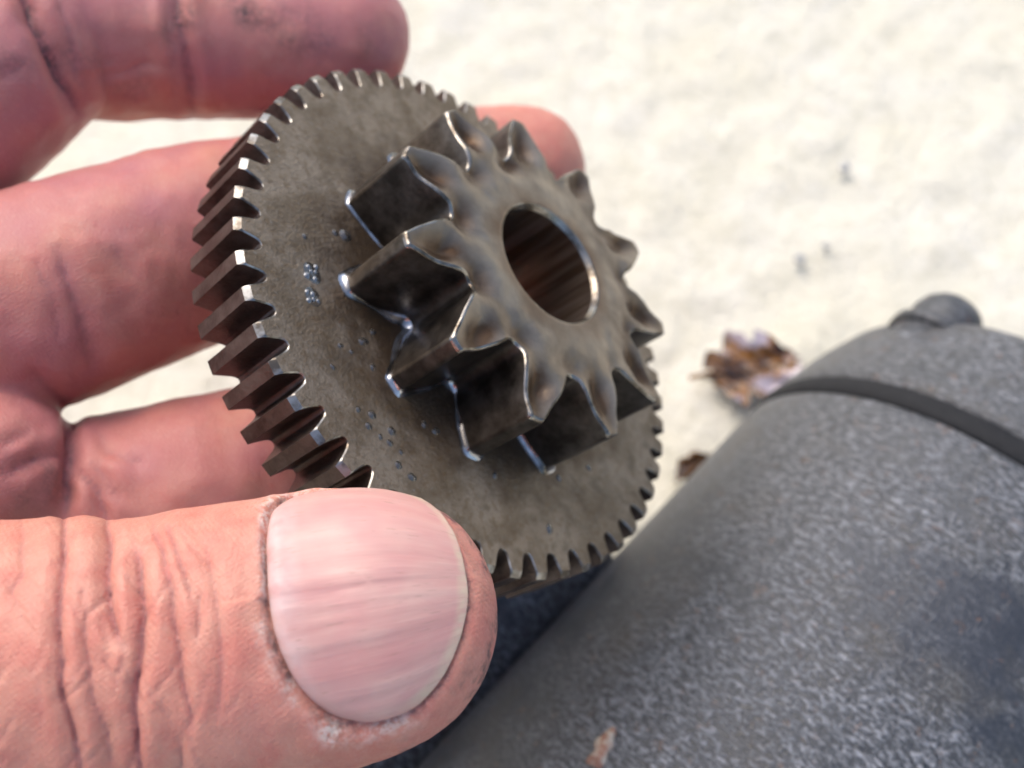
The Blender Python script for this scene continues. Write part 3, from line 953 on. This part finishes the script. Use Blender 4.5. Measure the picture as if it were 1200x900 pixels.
NAIL_S0, NAIL_S1 = None, None
def nail_field(s, th):
    """signed 'inside' measure of the nail in (axial mm, angle): <1 inside"""
    smid, shalf = NAIL_MID, NAIL_HALF
    x = (s - smid) / shalf
    y = (th - NAIL_TH0) / NAIL_THM
    ex = np.where(x > 0, np.where(y > 0, 2.15, 3.2), np.where(y > 0, 2.1, 4.5))
    ey = np.where(y > 0, 2.15, np.where(x > 0, 3.0, 4.5))
    return (np.abs(x) ** ex + np.abs(y) ** ey)
_p0 = thumb_local(np.array([pc(314, 715, 60)]))[0][0]
_p1 = thumb_local(np.array([pc(551, 692, 61)]))[0][0]
NAIL_MID, NAIL_HALF = (_p0 + _p1) / 2, (_p1 - _p0) / 2
NAIL_TH0, NAIL_THM = -0.23, 1.18
print("nail", _p0, _p1, TH_LEN)

def build_hand():
    lo = np.array([-172, -64, -142.0]); hi = np.array([18, 52, -52.0])
    V, Q = surface_nets(lo, hi, 0.85)
    g, n = sdf_grad(V); V = V - g * (hand_sdf(V) / np.maximum(n, 0.3))[:, None]
    bm = bmesh.new()
    bv = [bm.verts.new(p) for p in V.tolist()]
    for q in Q.tolist():
        try: bm.faces.new([bv[i] for i in q])
        except ValueError: pass
    bm.verts.index_update(); bm.faces.ensure_lookup_table()
    # refine the thumb (near, sharp) and once the fingers in view
    def pick(test):
        fs = []
        C = np.array([f.calc_center_median() for f in bm.faces])
        px, py = cam2px(C)
        bm.normal_update()
        Nn = np.array([f.normal for f in bm.faces])
        facing = -(Nn * C).sum(1) / np.linalg.norm(C, axis=1)
        m = test(C, px, py, facing)
        return [f for f, k in zip(bm.faces, m) if k]
    def cut(fs, c):
        es = {e for f in fs for e in f.edges}
        bmesh.ops.subdivide_edges(bm, edges=list(es), cuts=c, use_grid_fill=True)
    cut(pick(lambda C, px, py, fc: (px > -30) & (px < 720) & (py > -40) & (py < 760) & (fc > -0.25) & (C[:, 2] < -84)), 1)
    cut(pick(lambda C, px, py, fc: (px > -30) & (py > 540) & (py < 960) & (fc > -0.3) & (C[:, 2] > -80)), 4)
    # triangulate the ngons left along the border
    bmesh.ops.triangulate(bm, faces=[f for f in bm.faces if len(f.verts) > 4])
    me = bpy.data.meshes.new("hand"); bm.to_mesh(me); bm.free()
    nv = len(me.vertices)
    P = np.empty(nv * 3, np.float32); me.vertices.foreach_get("co", P); P = P.reshape(-1, 3).astype(float)
    for _ in range(2):
        g, n = sdf_grad(P); P = P - g * np.clip(hand_sdf(P) / np.maximum(n, 0.3), -0.6, 0.6)[:, None]
    g, n = sdf_grad(P)
    px, py = cam2px(P)
    facing = -(g * P).sum(1) / np.linalg.norm(P, axis=1)
    front = np.clip((facing + 0.25) / 0.3, 0, 1)
    is_th = (P[:, 2] > -82) & (py > 480)
    is_fi = (P[:, 2] < -82)
    disp = np.zeros(nv); blush_shade = np.zeros(nv); grime = np.zeros(nv); pale = np.zeros(nv)
    wob = vnoise(P * 0.5) * 3.0; wob2 = vnoise(P * 0.5 + 31) * 3.0
    for lines, mask, sc in ((THUMB_CREASES, is_th, 1.0), (FINGER_CREASES, is_fi, 0.5)):
        for (ln, dep, wd) in lines:
            sel = np.where(mask & (front > 0))[0]
            d, tp = poly_dist(px[sel] + wob[sel], py[sel] + wob2[sel], ln)
            dep = dep * np.clip(np.minimum(tp / 0.22, (1 - tp) / 0.25), 0.0, 1) ** 0.7
            cr = np.exp(-(d / (wd * 0.30)) ** 2); br = np.exp(-(d / (wd * 1.1)) ** 2); bulge = np.exp(-((d - wd * 2.2) / (wd * 1.2)) ** 2)
            disp[sel] += front[sel] * dep * ((-0.55 * cr - 0.28 * br + 0.20 * bulge) if sc == 1.0 else (-0.30 * cr - 0.62 * br + 0.30 * bulge))
            blush_shade[sel] += front[sel] * dep * 1.1 * sc * np.exp(-(d / (wd * 0.42)) ** 2)
            grime[sel] += front[sel] * dep * 0.45 * np.exp(-(d / (wd * 0.5)) ** 2)
    # soft folds between the creases
    disp += np.where(is_th, vnoise(np.stack([px / 34, py / 110, P[:, 2] * 0.05], 1)) * 0.16 + vnoise(P * 1.1) * 0.025 + vnoise(P * np.array([3.0, 1.2, 1.2])) * 0.016, vnoise(P * 0.3) * 0.24 + vnoise(P * 0.8) * 0.07)
    # nail bed, fold round it and the fleshy tip
    s, t, w_ = thumb_local(P)
    th = np.arctan2(w_, t)
    nf = nail_field(s, th)
    rad = np.hypot(t, w_)
    onth = is_th & (np.abs(th) < 2.2) & (s > NAIL_MID - NAIL_HALF - 6)
    ne = nf ** (1 / 3.0)                          # ~1 at the rim, roughly linear across it
    dmm = (ne - 1) * NAIL_HALF                     # mm outside the rim
    free = np.clip((s - NAIL_MID) / NAIL_HALF * 1.4, 0, 1)     # 1 at the free edge
    inside = np.clip((0.25 - dmm) / 0.5, 0, 1)
    disp = np.where(onth, disp * (1 - inside), disp)
    fold = np.exp(-((dmm - 0.9) / 0.9) ** 2) * (1 - 0.75 * free)
    ragged = 1 + 0.7 * vnoise(P * 0.6)
    upper = np.clip(-(th - NAIL_TH0) / NAIL_THM * 1.6, 0, 1) * np.clip((s - NAIL_MID + 4.5) / 4, 0, 1)
    fold = fold * (1 - upper)
    disp += np.where(onth, -0.75 * inside + (0.16 * fold * ragged + 0.08 * np.exp(-((dmm - 0.35) / 0.3) ** 2) * (1 - free) * np.clip(0.3 + vnoise(P * 1.0 + 5), -0.4, 1)) - 0.35 * upper * np.exp(-((dmm - 0.9) / 0.9) ** 2), 0)
    groove = np.exp(-((dmm - 0.05) / 0.28) ** 2)
    disp += np.where(onth, -0.35 * groove, 0)
    pale += np.where(onth, np.clip(np.exp(-((dmm - 0.30 - 0.18 * vnoise(P * 0.8 + 3)) / 0.36) ** 2) * (1 - free) * (0.4 + 0.6 * vnoise(P * 0.9 + 5)), 0, 0.7), 0)
    grime += np.where(onth, 0.95 * np.exp(-((dmm - 0.10) / 0.20) ** 2) * (0.5 + 0.8 * vnoise(P * 0.7 + 11)), 0)
    for (cx, cy, rx, ry) in ((345, 590, 36, 9), (390, 860, 16, 9), (318, 640, 12, 40)):   # flaky dry patches at the nail corners
        q_ = np.exp(-(((px - cx) / rx) ** 2 + ((py - cy) / ry) ** 2)) * np.clip((dmm + 0.1) / 0.3, 0, 1)
        fl_ = vnoise(P * 2.4 + 60) + 0.7 * vnoise(P * 4.5 + 70)
        pale += np.where(onth, q_ * np.clip(0.9 + 0.3 * fl_, 0, 0.9), 0)
        disp += np.where(onth, q_ * 0.09 * fl_, 0)
        grime += np.where(onth, q_ * 0.5 * np.clip(-fl_ - 0.1, 0, 1), 0)
    # dirty skin round the fingertip edge and smudges on the fingers
    grime += np.where(onth & (s > NAIL_MID), 0.95 * np.clip((dmm - 0.3) / 1.5, 0, 1) * np.clip(vnoise(P * 0.8 + 40) + 0.25 + 0.6 * vnoise(P * 2.2 + 44), 0, 1), 0)
    for (cx, cy, r, a_) in ((210, 22, 40, .5), (285, 12, 30, .8), (350, 35, 45, .6), (420, 40, 40, .35), (150, 100, 30, .3), (35, 545, 40, .5), (100, 60, 40, .3), (10, 70, 30, .5), (30, 570, 40, .4)):
        grime += np.where(is_fi, 1.2 * a_ * np.exp(-(((px - cx) / r) ** 2 + ((py - cy) / (r * .6)) ** 2)) * np.clip(vnoise(P * 0.5 + 21) + 0.5, 0, 1), 0)
    blush_shade += np.where(is_fi, (0.62 + 0.40 * vnoise(P * 0.1 + 7) + 0.40 * vnoise(P * 0.3 + 17)) * (1 - 0.85 * np.clip((px - 480) / 100, 0, 1)), 0.0)  # back fingers' shade put into skin colour, eased off at the sky-lit tip
    blush_shade += np.where(is_th, 0.22 * np.exp(-(((px - 300) / 70) ** 2 + ((py - 830) / 60) ** 2)) + 0.10 * vnoise(P * 0.16), 0)
    # redder fingertip beyond the nail
    blush_shade += np.where(onth & (s > NAIL_MID), 0.25 * np.clip(dmm / 1.5, 0, 1), 0)
    P = P + g * disp[:, None]
    org = pc(-300, 560, 95)
    ow = c2w(org)
    W = c2w(P) - ow
    me.vertices.foreach_set("co", W.astype(np.float32).ravel())
    me.polygons.foreach_set("use_smooth", [True] * len(me.polygons))
    for nm, arr in (("blush_shade", blush_shade), ("grime", grime), ("pale", pale)):
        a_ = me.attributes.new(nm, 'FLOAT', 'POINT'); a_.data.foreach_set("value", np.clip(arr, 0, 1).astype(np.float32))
    me.update()
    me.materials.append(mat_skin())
    o = bpy.data.objects.new("hand", me); COL.objects.link(o); o.location = ow
    tag(o, "bare weathered left hand pinching the oily gear, thumb nail facing up", "hand")
    print("hand verts", nv)
    build_nail(o, ow)
    return o

def thumb_surface(s, th, h):
    """point on the undisplaced thumb at axial s, angle th, raised by h mm"""
    D = np.cos(th)[:, None] * TH_T + np.sin(th)[:, None] * TH_W
    B = TH_AX0 + np.minimum(s, TH_LEN)[:, None] * TH_A
    ex = np.maximum(s - TH_LEN, 0)
    lo_ = np.zeros(len(s)); hi_ = np.full(len(s), 16.0)
    B = TH_AX0 + s[:, None] * TH_A
    S, T = SEG['thumb']
    for _ in range(26):
        mid = (lo_ + hi_) / 2
        f = seg_dist((B + D * mid[:, None]).astype(np.float32), S, T)
        lo_ = np.where(f < h, mid, lo_); hi_ = np.where(f < h, hi_, mid)
    return B + D * ((lo_ + hi_) / 2)[:, None]

def build_nail(hand, ow):
    na, nr = 120, 30
    V = []; UV = []
    ph = np.linspace(0, 2 * PI, na, endpoint=False)
    # boundary of the nail field in (s, th)
    def rim(scale):
        c, s_ = np.cos(ph), np.sin(ph)
        lo_ = np.zeros(na); hi_ = np.full(na, 2.0)
        for _ in range(30):
            m_ = (lo_ + hi_) / 2
            f = nail_field(NAIL_MID + c * m_ * NAIL_HALF, NAIL_TH0 + s_ * m_ * NAIL_THM)
            lo_ = np.where(f < scale, m_, lo_); hi_ = np.where(f < scale, hi_, m_)
        return lo_
    rb = rim(1.0)
    rows = []
    for i in range(nr + 1):
        q = i / nr
        q = 1 - (1 - q) ** 1.25
        x = np.cos(ph) * rb * q; y = np.sin(ph) * rb * q
        s = NAIL_MID + x * NAIL_HALF; th = NAIL_TH0 + y * NAIL_THM
        edge = np.clip((q - 0.86) / 0.14, 0, 1)
        free = np.clip(x * 1.5, 0, 1)
        rows.append((s, th, q, edge, free, x, y))
    def point(s, th, h, x):
        # beyond the straight part of the thumb the plate runs on nearly straight instead of following the tip
        s_in = np.minimum(s, TH_LEN - 1.0)
        base = thumb_surface(s_in, th, 0.0)
        over = np.maximum(s - s_in, 0)
        D = np.cos(th)[:, None] * TH_T + np.sin(th)[:, None] * TH_W
        drop = 0.045 * over ** 2
        return base + TH_A * over[:, None] + D * (h - drop)[:, None]
    C = []
    for (s, th, q, edge, free, x, y) in rows:
        ridg = 0.022 * np.sin(th * 34 + 1.5 * np.sin(th * 9)) + 0.014 * np.sin(th * 71) + 0.05 * vnoise(np.stack([s * 0.12, th * 7, s * 0], 1))
        h = -0.02 + 0.12 * (1 - np.minimum(q, 1) ** 2) + ridg - 0.42 * edge ** 2 * (1 - free)
        Pn = point(s, th, h, x)
        V.append(Pn); C.append(np.stack([s, th * 9.0], 1))
    # underside skirt so the free edge has thickness
    s, th, q, edge, free, x, y = rows[-1]
    Pn = point(s, th, -0.02 - 0.42 * (1 - free) - 0.5, x); V.append(Pn); C.append(np.stack([s, th * 9.0], 1))
    Vc = np.concatenate(V); UV = np.concatenate(C)
    F = grid_faces(nr + 2, na, close_v=True, flip=True)
    # drop degenerate first ring by merging to its centre
    o = mesh_obj("thumb_nail", c2w(Vc) - ow, F, None, hand, uv=UV)
    bm = bmesh.new(); bm.from_mesh(o.data)
    bmesh.ops.remove_doubles(bm, verts=bm.verts, dist=1e-7)
    bmesh.ops.recalc_face_normals(bm, faces=bm.faces)
    bm.to_mesh(o.data); bm.free()
    rim_a = o.data.attributes.new("rim", 'FLOAT', 'POINT')
    W = np.empty(len(o.data.vertices) * 3); o.data.vertices.foreach_get("co", W); W = W.reshape(-1, 3)
    Xc = ((W + ow) / MM - CAMP) @ M3
    s, t, w_ = thumb_local(Xc); th = np.arctan2(w_, t)
    ne = np.clip(nail_field(s, th), 0, 2) ** (1 / 3)
    rim_a.data.foreach_set("value", np.clip(ne, 0, 1.2).astype(np.float32))
    o.data.polygons.foreach_set("use_smooth", [True] * len(o.data.polygons))
    m = NT("ridged_nail")
    tc = m.n("ShaderNodeTexCoord")
    def mp(sc):
        x = m.n("ShaderNodeMapping"); x.inputs["Scale"].default_value = sc; m.l(tc.outputs["UV"], x.inputs[0]); return x.outputs[0]
    st = mp((0.07, 0.42, 1)); st2 = mp((0.18, 2.4, 1)); u = mp((1, 1, 1))
    a = m.noise(st, 1.0, 3, 0.55); b = m.noise(st2, 1.0, 3, 0.6); c = m.noise(u, 0.22, 2)
    base = m.mix(m.ramp(a, [(0.30, 0.0), (0.75, 1.0)]), (0.555, 0.275, 0.25), (0.625, 0.395, 0.345))
    base = m.mix(m.ramp(c, [(0.45, 0.0), (0.70, 0.6)]), base, (0.53, 0.24, 0.235))
    base = m.mix(m.ramp(b, [(0.55, 0.0), (0.78, 0.15)]), base, (0.70, 0.56, 0.48))
    sx = m.n("ShaderNodeSeparateXYZ"); m.l(tc.outputs["UV"], sx.inputs[0])
    # free edge: worn horn-coloured strip following the rim at the distal end
    fe = m.math('MULTIPLY', m.ramp(m.attr("rim"), [(0.905, 0.0), (0.955, 1.0)]), m.ramp(m.math('DIVIDE', m.math('SUBTRACT', sx.outputs[0], NAIL_MID), NAIL_HALF), [(0.05, 0.0), (0.35, 1.0)]))
    base = m.mix(m.math('MULTIPLY', fe, m.ramp(m.noise(u, 0.9, 3), [(0.35, 0.3), (0.6, 0.85)])), base, (0.60, 0.47, 0.35))
    # whitish half moon near the root
    lun = m.ramp(m.math('DIVIDE', m.math('SUBTRACT', NAIL_MID, sx.outputs[0]), NAIL_HALF), [(0.62, 0.0), (0.92, 0.75)])
    base = m.mix(m.math('MULTIPLY', lun, m.ramp(m.noise(u, 0.5, 3), [(0.35, 0.2), (0.6, 1.0)])), base, (0.66, 0.50, 0.48))
    dl = m.math('MULTIPLY', m.ramp(m.noise(mp((0.55, 5.5, 1)), 1.0, 2, 0.6), [(0.655, 0.0), (0.70, 1.0)]), 0.6)
    base = m.mix(dl, base, (0.36, 0.22, 0.17))
    m.set(Base_Color=base, Roughness=m.math('ADD', m.math('MULTIPLY', b, 0.15), 0.36), Subsurface_Weight=0.2, Subsurface_Scale=0.001,
          Subsurface_Radius=(1.0, 0.4, 0.3), IOR=1.5, Normal=m.bump(m.math('ADD', m.math('MULTIPLY', b, 0.6), m.math('MULTIPLY', a, 1.0)), 0.00012, 0.5))
    o.data.materials.append(m.m)
    return o
hand = build_hand()

# ================================================================== LEAVES AND PEBBLES ON THE PAVEMENT
def ground_at(px, py, z=0.0):
    d = wray(px, py); t = (z - CAM_H) / d[2]
    return CAMP + d * t

def mat_leaf(name, ca, cb, cc=None):
    m = NT(name)
    v = m.coord(1000.0)
    n_ = m.noise(v, 0.22, 4, 0.6)
    n2 = m.noise(v, 0.13, 3, 0.6)
    col_ = m.mix(m.ramp(n_, [(0.40, 0.0), (0.60, 1.0)]), ca, cb)
    if cc is not None: col_ = m.mix(m.ramp(n2, [(0.54, 0.0), (0.60, 1.0)]), col_, cc)
    m.set(Base_Color=col_, Roughness=0.2, Coat_Weight=0.6, Coat_Roughness=0.08,
          Normal=m.bump(m.noise(v, 0.7, 3), 0.0006, 0.6))
    return m.m

def leaf(name, px, py, L, Wd, rot, curl, mats, label, lift=1.5):
    """curled fallen leaf: blade with a folded half, midrib and stalk"""
    c = ground_at(px, py, 1.0)
    root = empty(name, Matrix.Translation(Vector(c * MM)) @ Matrix.Rotation(rot, 4, 'Z'))
    tag(root, label, "leaf")
    nu, nv = 34, 25
    V = []
    for i in range(nu):
        u = i / (nu - 1)
        prof = (math.sin(PI * (0.03 + 0.94 * u) ** 0.85)) ** 0.7
        lob = 1 + 0.24 * math.sin(u * 19 + 0.5) + 0.10 * math.sin(u * 41)
        for j in range(nv):
            q = 2 * j / (nv - 1) - 1
            y = q * Wd * prof * (lob if q > 0 else 2 - lob)
            fold = curl[0] if q > 0 else curl[1]
            z = lift + fold * abs(q) ** 1.6 * Wd * prof + 1.1 * math.sin(u * 7 + 1 + q * 2) * abs(q) + 0.5 * math.sin(u * 15 + q * 7) + 5.0 * (u - 0.5) ** 2
            V.append(((u - 0.5) * L + 0.8 * math.sin(q * 6), y, z))
    nV = len(V)
    V2 = [(x, y, z - 0.25) for x, y, z in V]
    F = grid_faces(nu, nv) + [tuple(reversed([k + nV for k in f])) for f in grid_faces(nu, nv)]
    mesh_obj("blade", np.array(V + V2) * MM, F, mats[0], root)
    V = []; n = 8; pts = [(-0.72 * L, 0, lift + 1.5), (-0.5 * L, 0, lift + 1.9), (0, 0, lift + 0.3), (0.42 * L, 0, lift + 1.0)]
    for k, p in enumerate(pts):
        r = (0.5, 0.45, 0.35, 0.15)[k]
        for q in range(n):
            t = 2 * PI * q / n
            V.append((p[0], p[1] + r * math.cos(t), p[2] + r * math.sin(t)))
    F = grid_faces(4, n, close_v=True)
    mesh_obj("stalk", np.array(V) * MM, F, mats[0], root)
    return root
m_br = mat_leaf("wet_brown_leaf", (0.030, 0.011, 0.007), (0.22, 0.10, 0.025))
m_pu = mat_leaf("sky_glint_wet_leaf", (0.030, 0.011, 0.007), (0.26, 0.12, 0.03), (0.40, 0.35, 0.40))  # mauve patches: sky reflection on the wet blade, painted as colour
leaf("fallen_leaf", 880, 438, 18, 7.4, 0.2, (0.22, 0.10), (m_pu, m_br), "curled wet brown leaf with painted mauve sky glints, on pavement beside the motor band")
leaf("fallen_leaf", 812, 552, 7, 2.4, 0.7, (0.4, 0.3), (m_br, m_br), "tiny dark leaf scrap between gear rim and motor")

def pebble(px, py, r, label, k):
    c = ground_at(px, py, 0.3)
    bm = bmesh.new(); bmesh.ops.create_icosphere(bm, subdivisions=3, radius=r)
    P = np.array([v.co for v in bm.verts])
    d = 1 + 0.22 * vnoise(P / r * 1.3 + k * 7)
    for v, q in zip(bm.verts, d): v.co = Vector((v.co.x * q * 1.25, v.co.y * q * 0.9, v.co.z * q * 0.55))
    for v in bm.verts: v.co *= MM
    me = bpy.data.meshes.new("pebble"); bm.to_mesh(me); bm.free()
    me.polygons.foreach_set("use_smooth", [True] * len(me.polygons))
    o = bpy.data.objects.new("pebble", me); COL.objects.link(o)
    o.location = c * MM; o.rotation_euler = (0, 0, k * 1.3)
    m = NT("grey_stone")
    v = m.coord(1000.0)
    m.set(Base_Color=m.mix(m.noise(v, 1.5, 3), (0.30, 0.31, 0.31), (0.42, 0.42, 0.40)), Roughness=0.6)
    me.materials.append(m.m)
    tag(o, label, "pebble", "grit on the pavement")
pebble(937, 303, 1.2, "grey pebble on pale pavement, lowest of the three above the motor", 1)
pebble(968, 288, 0.8, "smallest grey pebble, right beside the lowest one above the motor", 2)
pebble(990, 196, 1.2, "grey pebble on pale pavement farthest up from the motor", 3)
